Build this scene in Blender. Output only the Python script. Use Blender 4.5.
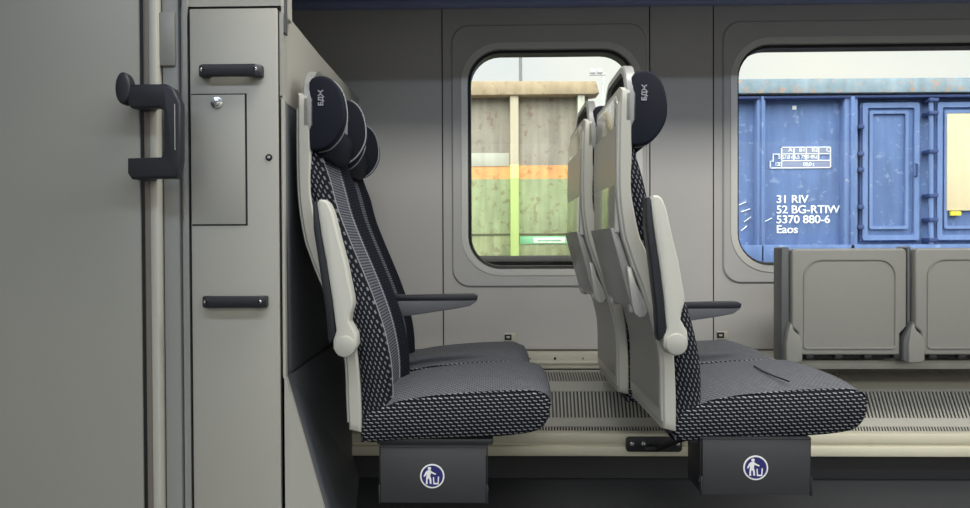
import bpy, bmesh, math
from mathutils import Vector, Matrix
for o in list(bpy.data.objects): bpy.data.objects.remove(o)
SC = bpy.context.scene
COL = SC.collection
R = math.radians
# ------------------------------------------------------------------ camera
F = 720.0
CAMZ = 0.85
YAW, PITCH, ROLL, SHX = 1.3, 0.72, -0.25, 0.0093
cd = bpy.data.cameras.new('camera'); cam = bpy.data.objects.new('camera', cd); COL.objects.link(cam)
cd.sensor_width = 36; cd.lens = 36*F/970; cd.shift_x = SHX; cd.clip_start = 0.02; cd.clip_end = 500
rot = Matrix.Rotation(R(YAW),3,'Z') @ Matrix.Rotation(R(90-PITCH),3,'X') @ Matrix.Rotation(R(ROLL),3,'Z')
cam.location = (0,0,CAMZ); cam.rotation_euler = rot.to_euler()
SC.camera = cam
SC.view_settings.view_transform = 'Standard'; SC.view_settings.look = 'None'
SC.view_settings.gamma = 1; SC.view_settings.use_curve_mapping = False
SC.view_settings.exposure = 0.0
# ------------------------------------------------------------------ sky and lights
SKY_LOW, SKY_HIGH, SKY_FRONT = .5, 5.5, 1.12
w = bpy.data.worlds.new('sky'); SC.world = w; w.use_nodes = True
nt = w.node_tree; nt.nodes.clear()
wo = nt.nodes.new('ShaderNodeOutputWorld'); bg = nt.nodes.new('ShaderNodeBackground')
tc = nt.nodes.new('ShaderNodeTexCoord'); nz = nt.nodes.new('ShaderNodeTexNoise'); cr = nt.nodes.new('ShaderNodeValToRGB')
nz.inputs['Scale'].default_value = 3; nz.inputs['Detail'].default_value = 6
cr.color_ramp.elements[0].position = .3; cr.color_ramp.elements[0].color = (.80,.84,.86,1)
cr.color_ramp.elements[1].position = .62; cr.color_ramp.elements[1].color = (.97,.95,.86,1)
nt.links.new(tc.outputs['Generated'], nz.inputs['Vector']); nt.links.new(nz.outputs['Fac'], cr.inputs['Fac'])
# behind the camera: added gradient, dim low and boosted high, to light lower parts
sx = nt.nodes.new('ShaderNodeSeparateXYZ'); nt.links.new(tc.outputs['Generated'], sx.inputs[0])
el = nt.nodes.new('ShaderNodeMapRange'); el.interpolation_type='SMOOTHSTEP'; el.inputs[1].default_value=.06; el.inputs[2].default_value=.34; el.inputs[3].default_value=SKY_LOW; el.inputs[4].default_value=SKY_HIGH
nt.links.new(sx.outputs[2], el.inputs[0])
fr = nt.nodes.new('ShaderNodeMapRange'); fr.inputs[1].default_value=-.15; fr.inputs[2].default_value=.15; nt.links.new(sx.outputs[1], fr.inputs[0])
ms = nt.nodes.new('ShaderNodeMix'); ms.data_type='FLOAT'; nt.links.new(fr.outputs[0], ms.inputs[0]); nt.links.new(el.outputs[0], ms.inputs[2]); ms.inputs[3].default_value=SKY_FRONT
nt.links.new(ms.outputs[0], bg.inputs['Strength'])
nt.links.new(cr.outputs['Color'], bg.inputs['Color']); nt.links.new(bg.outputs[0], wo.inputs[0])
sd = bpy.data.lights.new('sun','SUN'); sd.energy = 0.25; sd.angle = R(8); sd.color = (1,.95,.85)
so = bpy.data.objects.new('sun', sd); COL.objects.link(so); so.rotation_euler = (R(48),0,R(-22))
def area(name, loc, size, e, color, rx=0):
    d = bpy.data.lights.new(name,'AREA'); d.shape='RECTANGLE'; d.size=size[0]; d.size_y=size[1]; d.energy=e; d.color=color
    o = bpy.data.objects.new(name,d); COL.objects.link(o); o.location=loc; o.rotation_euler=(R(rx),0,0); return o
area('ceiling_lamp_light', (0.6, 0.35, 2.12), (4.4, .22), 36, (.66,.78,1))
area('added_seat_light', (1.6, 1.5, 2.12), (4.0, .40), 50, (.98,.97,.93))  # added light, lifts the seats and the lower wall
for i_,(px_,pw_) in enumerate(((-.45,2.3),(2.4,2.6))):
    q_=area('window_portal', (px_,-1.29,1.3), (pw_,1.2), 1, (1,1,1), 90); q_.data.cycles.is_portal=True
# ------------------------------------------------------------------ materials
def lin(c): 
    c/=255; return c/12.92 if c<=.04045 else ((c+.055)/1.055)**2.4
def rgb(r,g,b): return (lin(r),lin(g),lin(b),1)
MATS = {}
def mat(name, col, rough=.6, metal=0, noise=0, nscale=40, emit=0, bump=0, coat=0, spec=.5):
    m = bpy.data.materials.new(name); m.use_nodes = True; n = m.node_tree; b = n.nodes['Principled BSDF']
    b.inputs['Base Color'].default_value = rgb(*col); b.inputs['Roughness'].default_value = rough; b.inputs['Metallic'].default_value = metal
    b.inputs['Coat Weight'].default_value = coat; b.inputs['Specular IOR Level'].default_value = spec
    t = n.nodes.new('ShaderNodeTexCoord'); x = n.nodes.new('ShaderNodeTexNoise'); x.inputs['Scale'].default_value = nscale; x.inputs['Detail'].default_value = 4
    n.links.new(t.outputs['Object'], x.inputs['Vector'])
    mx = n.nodes.new('ShaderNodeMix'); mx.data_type='RGBA'; c = rgb(*col)
    k = max(noise,.02)
    mx.inputs[6].default_value = tuple(v*(1-k) for v in c[:3])+(1,); mx.inputs[7].default_value = tuple(min(1,v*(1+k)) for v in c[:3])+(1,)
    n.links.new(x.outputs['Fac'], mx.inputs[0]); n.links.new(mx.outputs[2], b.inputs['Base Color'])
    if bump:
        bp = n.nodes.new('ShaderNodeBump'); bp.inputs['Strength'].default_value = bump; bp.inputs['Distance'].default_value=.002
        n.links.new(x.outputs['Fac'], bp.inputs['Height']); n.links.new(bp.outputs[0], b.inputs['Normal'])
    if emit:
        b.inputs['Emission Color'].default_value = rgb(*col); b.inputs['Emission Strength'].default_value = emit
    MATS[name]=m; return m
class N:
    def __init__(s, m): s.n = m.node_tree
    def m(s, op, a, b=None, c=None):
        x = s.n.nodes.new('ShaderNodeMath'); x.operation = op
        for i,v in enumerate((a,b,c)):
            if v is None: continue
            if isinstance(v,(int,float)): x.inputs[i].default_value = v
            else: s.n.links.new(v, x.inputs[i])
        return x.outputs[0]
def dash_mat(name, ax, ang, pu, pv, dark, light, wx=.62, wz=.36, rough=.9, slant=.25, base=None):
    """woven fabric: staggered light stitches on a dark ground"""
    m = bpy.data.materials.new(name); m.use_nodes=True; k = N(m); n = k.n; b = n.nodes['Principled BSDF']
    b.inputs['Roughness'].default_value = rough; b.inputs['Specular IOR Level'].default_value=.2
    t = n.nodes.new('ShaderNodeTexCoord'); sp = n.nodes.new('ShaderNodeSeparateXYZ'); n.links.new(t.outputs['Object'], sp.inputs[0])
    a, c = sp.outputs[ax[0]], sp.outputs[ax[1]]
    ca, sa = math.cos(ang), math.sin(ang)
    U = k.m('ADD', k.m('MULTIPLY', a, ca), k.m('MULTIPLY', c, sa)); V = k.m('SUBTRACT', k.m('MULTIPLY', c, ca), k.m('MULTIPLY', a, sa))
    V = k.m('ADD', V, k.m('MULTIPLY', U, 0.0))
    v = k.m('DIVIDE', V, pv); row = k.m('FLOOR', v); fv = k.m('FRACT', v)
    u = k.m('ADD', k.m('DIVIDE', U, pu), k.m('MULTIPLY', k.m('FLOORED_MODULO', row, 2), .5)); fu = k.m('FRACT', u)
    fv = k.m('ADD', fv, k.m('MULTIPLY', k.m('SUBTRACT', fu, .4), slant))
    du = k.m('ABSOLUTE', k.m('SUBTRACT', fu, .5)); dv = k.m('ABSOLUTE', k.m('SUBTRACT', fv, .5))
    s1 = n.nodes.new('ShaderNodeMapRange'); s1.interpolation_type='SMOOTHSTEP'; s1.inputs[1].default_value=wx/2+.06; s1.inputs[2].default_value=wx/2-.06
    s2 = n.nodes.new('ShaderNodeMapRange'); s2.interpolation_type='SMOOTHSTEP'; s2.inputs[1].default_value=wz/2+.08; s2.inputs[2].default_value=wz/2-.08
    n.links.new(du, s1.inputs[0]); n.links.new(dv, s2.inputs[0])
    f = k.m('MULTIPLY', s1.outputs[0], s2.outputs[0])
    nz = n.nodes.new('ShaderNodeTexNoise'); nz.inputs['Scale'].default_value=60; n.links.new(t.outputs['Object'], nz.inputs['Vector'])
    f = k.m('MULTIPLY', f, k.m('MULTIPLY_ADD', nz.outputs['Fac'], .8, .5))
    mx = n.nodes.new('ShaderNodeMix'); mx.data_type='RGBA'; mx.inputs[6].default_value=rgb(*dark); mx.inputs[7].default_value=rgb(*light)
    n.links.new(f, mx.inputs[0]); n.links.new(mx.outputs[2], b.inputs['Base Color'])
    MATS[name]=m; return m
wall_m = mat('wall_laminate', (184,182,178), .5, noise=.03, nscale=6)
trim_m = mat('window_surround_paint', (182,181,178), .42, noise=.03, nscale=8)
strip_m = mat('cove_blue_grey', (150,160,200), .5)
rim_m = mat('brushed_aluminium_rim', (214,213,206), .35, .15)
gasket_m = mat('black_rubber', (14,14,16), .5)
cab_m = mat('cabinet_laminate', (168,166,156), .45, noise=.03, nscale=5)
door_m = mat('door_paint', (150,149,140), .4, noise=.04, nscale=3)
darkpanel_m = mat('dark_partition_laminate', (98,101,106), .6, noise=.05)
seam_m = mat('seam_dark', (35,34,34), .8)
ring_m = mat('headrest_shell_grey', (150,150,148), .38, .2)
blk_m = mat('black_plastic', (26,29,36), .45, bump=.1, nscale=300)
blkmetal_m = mat('black_powder_coat', (34,35,38), .5, noise=.08, bump=.15, nscale=200)
bin_m = mat('bin_charcoal', (54,55,57), .5, noise=.06, bump=.1, nscale=150)
beige_m = mat('seat_shell_beige', (180,178,167), .42, noise=.02)
arm_m = mat('armrest_light_plastic', (194,192,180), .38, noise=.02)
grey_m = mat('seat_back_grey', (152,151,145), .36, .15, noise=.03)
greyl_m = mat('seat_rim_silver', (196,195,188), .32, .4)
panel_m = mat('polished_back_panel', (168,168,160), .16, .75, noise=.02)
tray_m = mat('tray_grey', (156,155,150), .34, .1, noise=.03)
leather_m = mat('headrest_leather', (22,25,35), .75, bump=.2, nscale=250, spec=.2)
pad_m = mat('headrest_centre_grey', (150,152,158), .6)
darkfab_m = dash_mat('bolster_fabric_dark', (1,2), .2, .012, .008, (20,22,30), (42,45,56))
side_m = dash_mat('stitched_fabric_side', (0,2), .05, .0148, .0088, (17,18,25), (158,160,161), .62, .28, slant=.4)
back_side_m = dash_mat('stitched_fabric_back', (0,2), -.95, .0150, .0088, (17,18,25), (128,130,136), .60, .28, slant=.35)
top_m = dash_mat('woven_fabric_top', (0,1), 0, .012, .009, (66,67,73), (126,127,131), .8, .5)
cen_m = dash_mat('woven_fabric_centre', (1,2), 0, .012, .008, (60,62,72), (140,142,148), .75, .45)
thread_m = mat('grey_thread', (150,152,156), .8)
rail_m = mat('rail_cream', (205,200,178), .45, noise=.05, nscale=20)
ledge_m = mat('ledge_cream', (198,194,176), .45, noise=.04)
heat_m = mat('heater_cover_grey', (164,162,152), .5, noise=.05)
heatdark_m = mat('heater_inside_dark', (92,90,86), .8)
floor_m = mat('floor_dark_vinyl', (58,59,62), .6, noise=.25, nscale=120)
skirt_m = mat('skirting_black', (44,44,46), .7)
tip_m = mat('tip_seat_grey', (140,139,133), .42, .1, noise=.03)
tipd_m = mat('tip_seat_post', (96,97,98), .4, .2, noise=.05)
ceil_m = mat('ceiling_white', (200,200,196), .6)
chrome_m = mat('chrome', (200,200,200), .2, 1)
white_m = mat('white_print', (236,236,232), .5)
blue_m = mat('sign_blue', (38,36,104), .5)
lamp_m = mat('lamp_diffuser', (255,246,225), .5, emit=2.0)
rack_m = mat('shading_rack_grey', (170,172,182), .5)
armdark_m = mat('armrest_underside_grey', (98,100,104), .45)
stencil_m = mat('white_stencil', (226,230,236), .8, noise=.15, nscale=8)
stencilgrey_m = mat('grey_stencil_fill', (128,138,168), .8)
ground_m = mat('ballast_stone', (110,104,96), .95, noise=.5, nscale=12)
mast_m = mat('galvanised_mast', (120,122,126), .7)
yel_m = mat('yellow_tag', (225,215,60), .6)

def wagon_mat(name, stops, k=.25, streak=.35, sc=1.2, chip=(190,186,176), thr=.64, amt=.5):
    """weathered paint; constant colour bands by height (stops=(z, colour))"""
    m = bpy.data.materials.new(name); m.use_nodes=True; q = N(m); n = q.n; b = n.nodes['Principled BSDF']; b.inputs['Roughness'].default_value=.8
    t = n.nodes.new('ShaderNodeTexCoord'); sp = n.nodes.new('ShaderNodeSeparateXYZ'); n.links.new(t.outputs['Object'], sp.inputs[0])
    rp = n.nodes.new('ShaderNodeValToRGB'); rp.color_ramp.interpolation='CONSTANT'
    zn = q.m('DIVIDE', sp.outputs[2], 4.0); n.links.new(zn, rp.inputs[0])
    e = rp.color_ramp.elements
    while len(e)>1: e.remove(e[-1])
    e[0].position=0; e[0].color=rgb(*stops[0][1])
    for z,c in stops[1:]:
        x=e.new(z/4.0); x.color=rgb(*c)
    n1 = n.nodes.new('ShaderNodeTexNoise'); n1.inputs['Scale'].default_value=sc; n1.inputs['Detail'].default_value=8; n1.inputs['Roughness'].default_value=.65
    mp = n.nodes.new('ShaderNodeMapping'); mp.inputs['Scale'].default_value=(9,9,.9); n.links.new(t.outputs['Object'], mp.inputs[0])
    n2 = n.nodes.new('ShaderNodeTexNoise'); n2.inputs['Scale'].default_value=1.5; n2.inputs['Detail'].default_value=5
    n.links.new(t.outputs['Object'], n1.inputs['Vector']); n.links.new(mp.outputs[0], n2.inputs['Vector'])
    f = q.m('ADD', q.m('MULTIPLY', q.m('SUBTRACT', n1.outputs['Fac'], .5), k*2), q.m('MULTIPLY', q.m('SUBTRACT', n2.outputs['Fac'], .5), streak*2))
    f = q.m('ADD', f, 1.0)
    vm = n.nodes.new('ShaderNodeVectorMath'); vm.operation='SCALE'; n.links.new(rp.outputs[0], vm.inputs[0]); n.links.new(f, vm.inputs['Scale'])
    # chips
    n3 = n.nodes.new('ShaderNodeTexNoise'); n3.inputs['Scale'].default_value=13; n3.inputs['Detail'].default_value=9; n3.inputs['Roughness'].default_value=.7
    n.links.new(t.outputs['Object'], n3.inputs['Vector'])
    ch = n.nodes.new('ShaderNodeMapRange'); ch.inputs[1].default_value=thr; ch.inputs[2].default_value=thr+.05; n.links.new(n3.outputs['Fac'], ch.inputs[0])
    mx = n.nodes.new('ShaderNodeMix'); mx.data_type='RGBA'; mx.inputs[7].default_value=rgb(*chip)
    n.links.new(q.m('MULTIPLY', ch.outputs[0], amt), mx.inputs[0]); n.links.new(vm.outputs[0], mx.inputs[6]); n.links.new(mx.outputs[2], b.inputs['Base Color'])
    MATS[name]=m; return m
def glass_mat():
    m = bpy.data.materials.new('window_glass'); m.use_nodes=True; n=m.node_tree; n.nodes.clear()
    o=n.nodes.new('ShaderNodeOutputMaterial'); t=n.nodes.new('ShaderNodeBsdfTransparent'); g=n.nodes.new('ShaderNodeBsdfGlossy'); mx=n.nodes.new('ShaderNodeMixShader'); f=n.nodes.new('ShaderNodeFresnel')
    t.inputs[0].default_value=(.95,.97,.96,1); g.inputs['Roughness'].default_value=.02; f.inputs[0].default_value=1.3
    n.links.new(f.outputs[0], mx.inputs[0]); n.links.new(t.outputs[0], mx.inputs[1]); n.links.new(g.outputs[0], mx.inputs[2]); n.links.new(mx.outputs[0], o.inputs[0])
    return m
glass_m = glass_mat()

# ------------------------------------------------------------------ helpers
def P(x, y, Y):
    """photo pixel on the plane at depth Y -> world"""
    d = rot @ Vector(((x-(485-SHX*970))/F, -(y-254)/F, -1))
    t = Y/d.y
    return Vector((d.x*t, Y, CAMZ+d.z*t))
def PX(x,Y,y=245): return P(x,y,Y).x
def PZ(y,Y,x=490): return P(x,y,Y).z
def mk(name, bm, mats, parent=None, smooth=True, angle=35):
    me = bpy.data.meshes.new(name); bmesh.ops.recalc_face_normals(bm, faces=bm.faces[:]); bm.to_mesh(me); bm.free()
    if not isinstance(mats,(list,tuple)): mats=[mats]
    for m in mats: me.materials.append(m)
    o = bpy.data.objects.new(name, me); COL.objects.link(o)
    if parent: o.parent = parent
    if smooth:
        for p in me.polygons: p.use_smooth=True
        me.set_sharp_from_angle(angle=R(angle))
    return o
def nb(): return bmesh.new()
def box(bm, lo, hi, r=0, seg=2, mi=0):
    lo=Vector(lo); hi=Vector(hi); t=bmesh.new()
    bmesh.ops.create_cube(t, size=1, matrix=Matrix.Translation((lo+hi)/2)@Matrix.Diagonal(((hi-lo).x,(hi-lo).y,(hi-lo).z,1)))
    if r: bmesh.ops.bevel(t, geom=t.edges[:], offset=r, segments=seg, profile=.5, affect='EDGES')
    for f in t.faces: f.material_index=mi
    merge(bm,t)
def merge(bm,t):
    me=bpy.data.meshes.new('tmp'); t.to_mesh(me); t.free(); bm.from_mesh(me); bpy.data.meshes.remove(me)
def prism(bm, pts, a, b, axis='Y', r=0, seg=2, mi=0):
    """extrude closed outline; axis Y: pts are (x,z); axis X: pts (y,z); axis Z: pts (x,y)"""
    t=bmesh.new()
    def mkv(p,h):
        return (p[0],h,p[1]) if axis=='Y' else ((h,p[0],p[1]) if axis=='X' else (p[0],p[1],h))
    va=[t.verts.new(mkv(p,a)) for p in pts]; vb=[t.verts.new(mkv(p,b)) for p in pts]
    fa=t.faces.new(va); fb=t.faces.new(vb[::-1]); n=len(pts)
    for i in range(n): t.faces.new((va[i],vb[i],vb[(i+1)%n],va[(i+1)%n]))
    bmesh.ops.recalc_face_normals(t, faces=t.faces[:])
    if r: bmesh.ops.bevel(t, geom=list(set(list(fa.edges)+list(fb.edges))), offset=r, segments=seg, profile=.5, affect='EDGES')
    for f in t.faces: f.material_index=mi
    merge(bm,t)
def cyl(bm, c, r, h, axis='Y', n=28, bev=0, mi=0):
    pts=[(r*math.cos(2*math.pi*i/n), r*math.sin(2*math.pi*i/n)) for i in range(n)]
    c=Vector(c); 
    if axis=='Y': prism(bm,[(c.x+p[0],c.z+p[1]) for p in pts],c.y-h/2,c.y+h/2,'Y',bev,2,mi)
    elif axis=='X': prism(bm,[(c.y+p[0],c.z+p[1]) for p in pts],c.x-h/2,c.x+h/2,'X',bev,2,mi)
    else: prism(bm,[(c.x+p[0],c.y+p[1]) for p in pts],c.z-h/2,c.z+h/2,'Z',bev,2,mi)
def tube(bm, pts, r, n=10, closed=False, mi=0):
    pts=[Vector(p) for p in pts]; rings=[]; L=len(pts)
    for i,p in enumerate(pts):
        a=pts[(i-1)%L] if closed or i>0 else p; b=pts[(i+1)%L] if closed or i<L-1 else p
        d=(b-a).normalized(); up=Vector((0,0,1)) if abs(d.z)<.9 else Vector((0,1,0))
        s=d.cross(up).normalized(); u=s.cross(d)
        rings.append([bm.verts.new(p+s*r*math.cos(2*math.pi*k/n)+u*r*math.sin(2*math.pi*k/n)) for k in range(n)])
    for i in range(L if closed else L-1):
        A=rings[i]; B=rings[(i+1)%L]
        for k in range(n):
            f=bm.faces.new((A[k],A[(k+1)%n],B[(k+1)%n],B[k])); f.material_index=mi
    if not closed: bm.faces.new(rings[0]); bm.faces.new(rings[-1][::-1])
def rrect(x0,z0,x1,z1,r,n=8):
    """rounded rectangle outline, (x,z) points counter-clockwise"""
    out=[]
    rs = r if isinstance(r,(list,tuple)) else [r]*4
    for (cx,cz,a0,rr) in ((x1-rs[0],z0+rs[0],-90,rs[0]),(x1-rs[1],z1-rs[1],0,rs[1]),(x0+rs[2],z1-rs[2],90,rs[2]),(x0+rs[3],z0+rs[3],180,rs[3])):
        for k in range(n+1):
            a=R(a0+90*k/n); out.append((cx+rr*math.cos(a), cz+rr*math.sin(a)))
    return out
def loops(bm, L, mis=None, cap0=False, cap1=False, closed=False):
    """bridge successive loops of 3D points"""
    V=[[bm.verts.new(p) for p in l] for l in L]; n=len(L[0]); m=len(L)
    for i in range(m if closed else m-1):
        A=V[i];B=V[(i+1)%m]
        for k in range(n):
            f=bm.faces.new((A[k],A[(k+1)%n],B[(k+1)%n],B[k]))
            if mis: f.material_index=mis[i]
    if cap0: bm.faces.new(V[0])
    if cap1: bm.faces.new(V[-1][::-1])
def L3(pts,Y): return [(p[0],Y,p[1]) for p in pts]
def resample(pts, n):
    """Catmull-Rom resample of open polyline"""
    out=[]; m=len(pts)-1
    for i in range(n):
        t=i*m/(n-1); k=min(int(t),m-1); f=t-k
        p0=pts[max(k-1,0)];p1=pts[k];p2=pts[k+1];p3=pts[min(k+2,m)]
        out.append(tuple(.5*((2*b)+(-a+c)*f+(2*a-5*b+4*c-d)*f*f+(-a+3*b-3*c+d)*f**3) for a,b,c,d in zip(p0,p1,p2,p3)))
    return out
def tag(o,label=None,cat=None,group=None,kind=None):
    if label: o['label']=label
    if cat: o['category']=cat
    if group: o['group']=group
    if kind: o['kind']=kind
    return o
def empty(name,loc=(0,0,0)):
    o=bpy.data.objects.new(name,None); COL.objects.link(o); o.location=loc; o.empty_display_size=.1; return o
def struct(name,bm,m,**k): return tag(mk(name,bm,m,**k),kind='structure')
def text_mesh(s, size, name, m, parent, M, depth=.0015, align='LEFT', spacing=1.0, sx=1, sy=1, bold=0):
    cu=bpy.data.curves.new('t','FONT'); cu.body=s; cu.size=size; cu.extrude=depth; cu.align_x=align; cu.space_line=1.0; cu.space_character=spacing; cu.offset=bold
    t=bpy.data.objects.new('t',cu); COL.objects.link(t); bpy.context.view_layer.update()
    me=bpy.data.meshes.new_from_object(t.evaluated_get(bpy.context.evaluated_depsgraph_get())); 
    bpy.data.objects.remove(t); bpy.data.curves.remove(cu)
    me.transform(M@Matrix.Diagonal((sx,sy,1,1))); me.materials.clear(); me.materials.append(m)
    o=bpy.data.objects.new(name,me); COL.objects.link(o); o.parent=parent; return o
def children(o): return [c for c in bpy.data.objects if c.parent==o]
def copy_tree(o,parent=None):
    c=o.copy(); COL.objects.link(c); c.parent=parent
    for ch in children(o): copy_tree(ch,c)
    return c
FACE = Matrix.Rotation(R(90),4,'X')        # XY text -> upright, facing -Y

# ================================================================== STRUCTURE
WY = 2.85          # window wall
XL, XR = -1.95, 4.2
ZT = 2.2
# wall seams
s1, s2, s3 = PX(443,WY), PX(650,WY), PX(713.5,WY)
Zb = PZ(349,WY)
g = .0025
def win_rect(x0,x1,y0,y1,Y): return PX(x0,Y),PX(x1,Y),PZ(y1,Y),PZ(y0,Y)
# window 1 opening and window 2 opening (x0,x1,z0,z1)
w1 = (PX(463,WY),PX(641,WY),PZ(274.5,WY),PZ(44.5,WY)); r1=.15
w2x1 = PX(737,WY)+1.35
w2 = (PX(731,WY),w2x1,PZ(272,WY),PZ(42,WY)); 
bm=nb()
def plate(bm,x0,x1,z0,z1,Y=WY,th=.03): box(bm,(x0,Y,z0),(x1,Y+th,z1))
def holed(bm,x0,x1,z0,z1,h,r,Y=WY,th=.03,n=8):
    o=rrect(x0,z0,x1,z1,.0005,n); i=rrect(h[0],h[2],h[1],h[3],r,n)
    loops(bm,[L3(o,Y),L3(i,Y),L3(i,Y+th),L3(o,Y+th)],closed=True)
plate(bm,XL,s1-g,0,ZT); holed(bm,s1+g,s2-g,0,ZT,w1,r1); plate(bm,s2+g,s3-g,0,ZT)
sw = w2x1+.12
holed(bm,s3+g,sw,0,ZT,w2,r1); plate(bm,sw+2*g,XR,0,ZT)
struct('wall_window_side',bm,wall_m,smooth=False)
bm=nb(); 
for s in (s1,s2,s3,sw+g): box(bm,(s-g,WY+.004,0),(s+g,WY+.028,ZT))
struct('trim_1',bm,seam_m,smooth=False)
# window surrounds (slightly proud plates) + windows
def window(idx, w, px0, px1, zo0, zo1):
    bm=nb(); o=rrect(px0,zo0,px1,zo1,.07); i=rrect(w[0],w[2],w[1],w[3],r1)
    ins=lambda p,d:[(a,b) for a,b in p]
    o2=rrect(px0+.006,zo0+.006,px1-.006,zo1-.006,.066)
    loops(bm,[L3(o,WY),L3(o2,WY-.009),L3(i,WY-.009),L3(i,WY+.002)])
    struct('trim_%d'%(idx+1),bm,trim_m,angle=20)
    # window thing: frame, gasket, pane
    e=empty('window_%d'%idx,((w[0]+w[1])/2,WY,w[2])); tag(e,kind='structure')
    off=-Vector(e.location)
    bm=nb(); d=.023
    f0=rrect(w[0]-.004,w[2]-.004,w[1]+.004,w[3]+.004,r1+.004); f1=rrect(w[0]+.021,w[2]+.021,w[1]-.021,w[3]-.021,r1-.021)
    f2=rrect(w[0]+d,w[2]+d,w[1]-d,w[3]-d,r1-d)
    loops(bm,[L3(f0,WY-.009),L3(f0,WY-.012),L3(f1,WY-.014),L3(f1,WY-.010),L3(f2,WY+.034),L3(f2,WY+.075),L3(f0,WY+.075)])
    bmesh.ops.translate(bm,verts=bm.verts,vec=off); mk('frame',bm,rim_m,e)
    bm=nb(); g1=rrect(w[0]+d+.010,w[2]+d+.010,w[1]-d-.010,w[3]-d-.010,r1-d-.010)
    loops(bm,[L3(f2,WY+.004),L3(g1,WY+.010),L3(g1,WY+.075),L3(f2,WY+.075)],closed=True)
    bmesh.ops.translate(bm,verts=bm.verts,vec=off); mk('gasket',bm,gasket_m,e)
    bm=nb(); gg=rrect(w[0]+d+.004,w[2]+d+.004,w[1]-d-.004,w[3]-d-.004,r1-d)
    prism(bm,gg,WY+.050,WY+.056); bmesh.ops.translate(bm,verts=bm.verts,vec=off); mk('pane',bm,glass_m,e,smooth=False)
window(1,w1,PX(452,WY),s2-.012,PZ(287,WY),PZ(25,WY))
window(2,w2,PX(722,WY),sw-.012,PZ(284,WY),PZ(24,WY))
# top cove strip below the luggage rack and unseen rack, shaped to shade the upper wall
zc=PZ(9,WY)
bm=nb(); box(bm,(XL,WY-.05,zc),(XR,WY,zc+.03),.008); box(bm,(XL,WY-.075,zc+.028),(XR,WY,zc+.10),.012); struct('trim_4',bm,strip_m)
bm=nb(); prism(bm,[(WY-.60,1.665),(WY-.60,1.69),(WY-.02,1.90),(WY-.02,1.875)],-1.9,XR-.05,'X',.004); box(bm,(-1.9,WY-.63,1.655),(XR-.05,WY-.60,1.72),.01)
struct('trim_5',bm,rack_m)
# floor, ceiling, other walls (the opposite side has the same windows)
bm=nb(); box(bm,(XL,-1.3,-.05),(XR,WY+.03,0)); struct('floor',bm,floor_m,smooth=False)
bm=nb(); box(bm,(XL,-1.3,ZT),(XR,WY+.03,ZT+.05)); struct('ceiling',bm,ceil_m,smooth=False)
bm=nb(); box(bm,(XL-.05,-1.3,0),(XL,WY+.03,ZT)); struct('wall_left',bm,wall_m,smooth=False)
bm=nb(); box(bm,(XR,-1.3,0),(XR+.05,WY+.03,ZT)); struct('wall_right',bm,wall_m,smooth=False)
bm=nb()
holed(bm,XL,.9,0,ZT,(-1.6,.7,.75,1.85),.15,-1.33); holed(bm,.9,XR,0,ZT,(1.1,3.7,.75,1.85),.15,-1.33); struct('wall_aisle_side',bm,wall_m,smooth=False)
# ceiling lamp
e=empty('ceiling_lamp',(0.6,.35,2.2)); tag(e,'long ceiling light strip above the aisle','ceiling lamp')
bm=nb(); box(bm,(-2.25,-.14,-.05),(2.25,-.12,0),.004); box(bm,(-2.25,.12,-.05),(2.25,.14,0),.004); mk('housing',bm,ceil_m,e)
bm=nb(); box(bm,(-2.25,-.12,-.03),(2.25,.12,-.01),.004); mk('diffuser',bm,lamp_m,e)

e=empty('ceiling_lamp',(1.6,1.5,2.2)); tag(e,'added light panel above the seats, out of view','ceiling lamp')  # unseen panel added to carry the extra light over the seats
bm=nb(); box(bm,(-2.05,-.23,-.05),(2.05,-.21,0),.004); box(bm,(-2.05,.21,-.05),(2.05,.23,0),.004); mk('housing',bm,ceil_m,e)
bm=nb(); box(bm,(-2.05,-.21,-.03),(2.05,.21,-.01),.004); mk('diffuser',bm,lamp_m,e)
# skirting + rail
YR=2.55; XE=-.518
zr0,zr1=PZ(456,YR),PZ(433,YR)
bm=nb(); box(bm,(XE,YR+.07,0),(XR,YR+.1,zr1)); struct('baseboard_window_side',bm,skirt_m,smooth=False)
bm=nb()
zm=(zr0+zr1)/2
box(bm,(XE,YR,zm+.004),(XR,YR+.045,zr1-.001),.006); box(bm,(XE,YR+.008,zm-.006),(XR,YR+.045,zm+.006)); box(bm,(XE,YR-.006,zr0),(XR,YR+.045,zm-.004),.007)
tag(mk('seat_mounting_rail',bm,rail_m),'cream horizontal rail running low along the window wall under the heater grille','rail')
# ledge above heater
yl=2.80; zl0,zl1=PZ(369,yl),PZ(352.5,yl)
bm=nb(); box(bm,(XE,yl,zl0),(XR,WY,zl1),.005); box(bm,(XE,yl-.006,PZ(364,yl)),(XR,yl+.02,PZ(361,yl)),.002)
t6=struct('trim_6',bm,ledge_m)
bm=nb(); box(bm,(XE,WY-.012,zl1),(XR,WY,Zb),.002); struct('trim_7',bm,mat('wall_seam_brown',(92,88,78),.8))  # brown seam strip along the foot of the wall
bm=nb()
for x,r in ((530,.003),(555,.005),(583,.003),(700,.003)):
    p=P(x,358.5,yl-.001); cyl(bm,p,r,.004,'Y',12)
mk('screw',bm,seam_m,None); tag(bpy.data.objects['screw'],kind='structure'); bpy.data.objects['screw'].name='trim_8'
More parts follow.
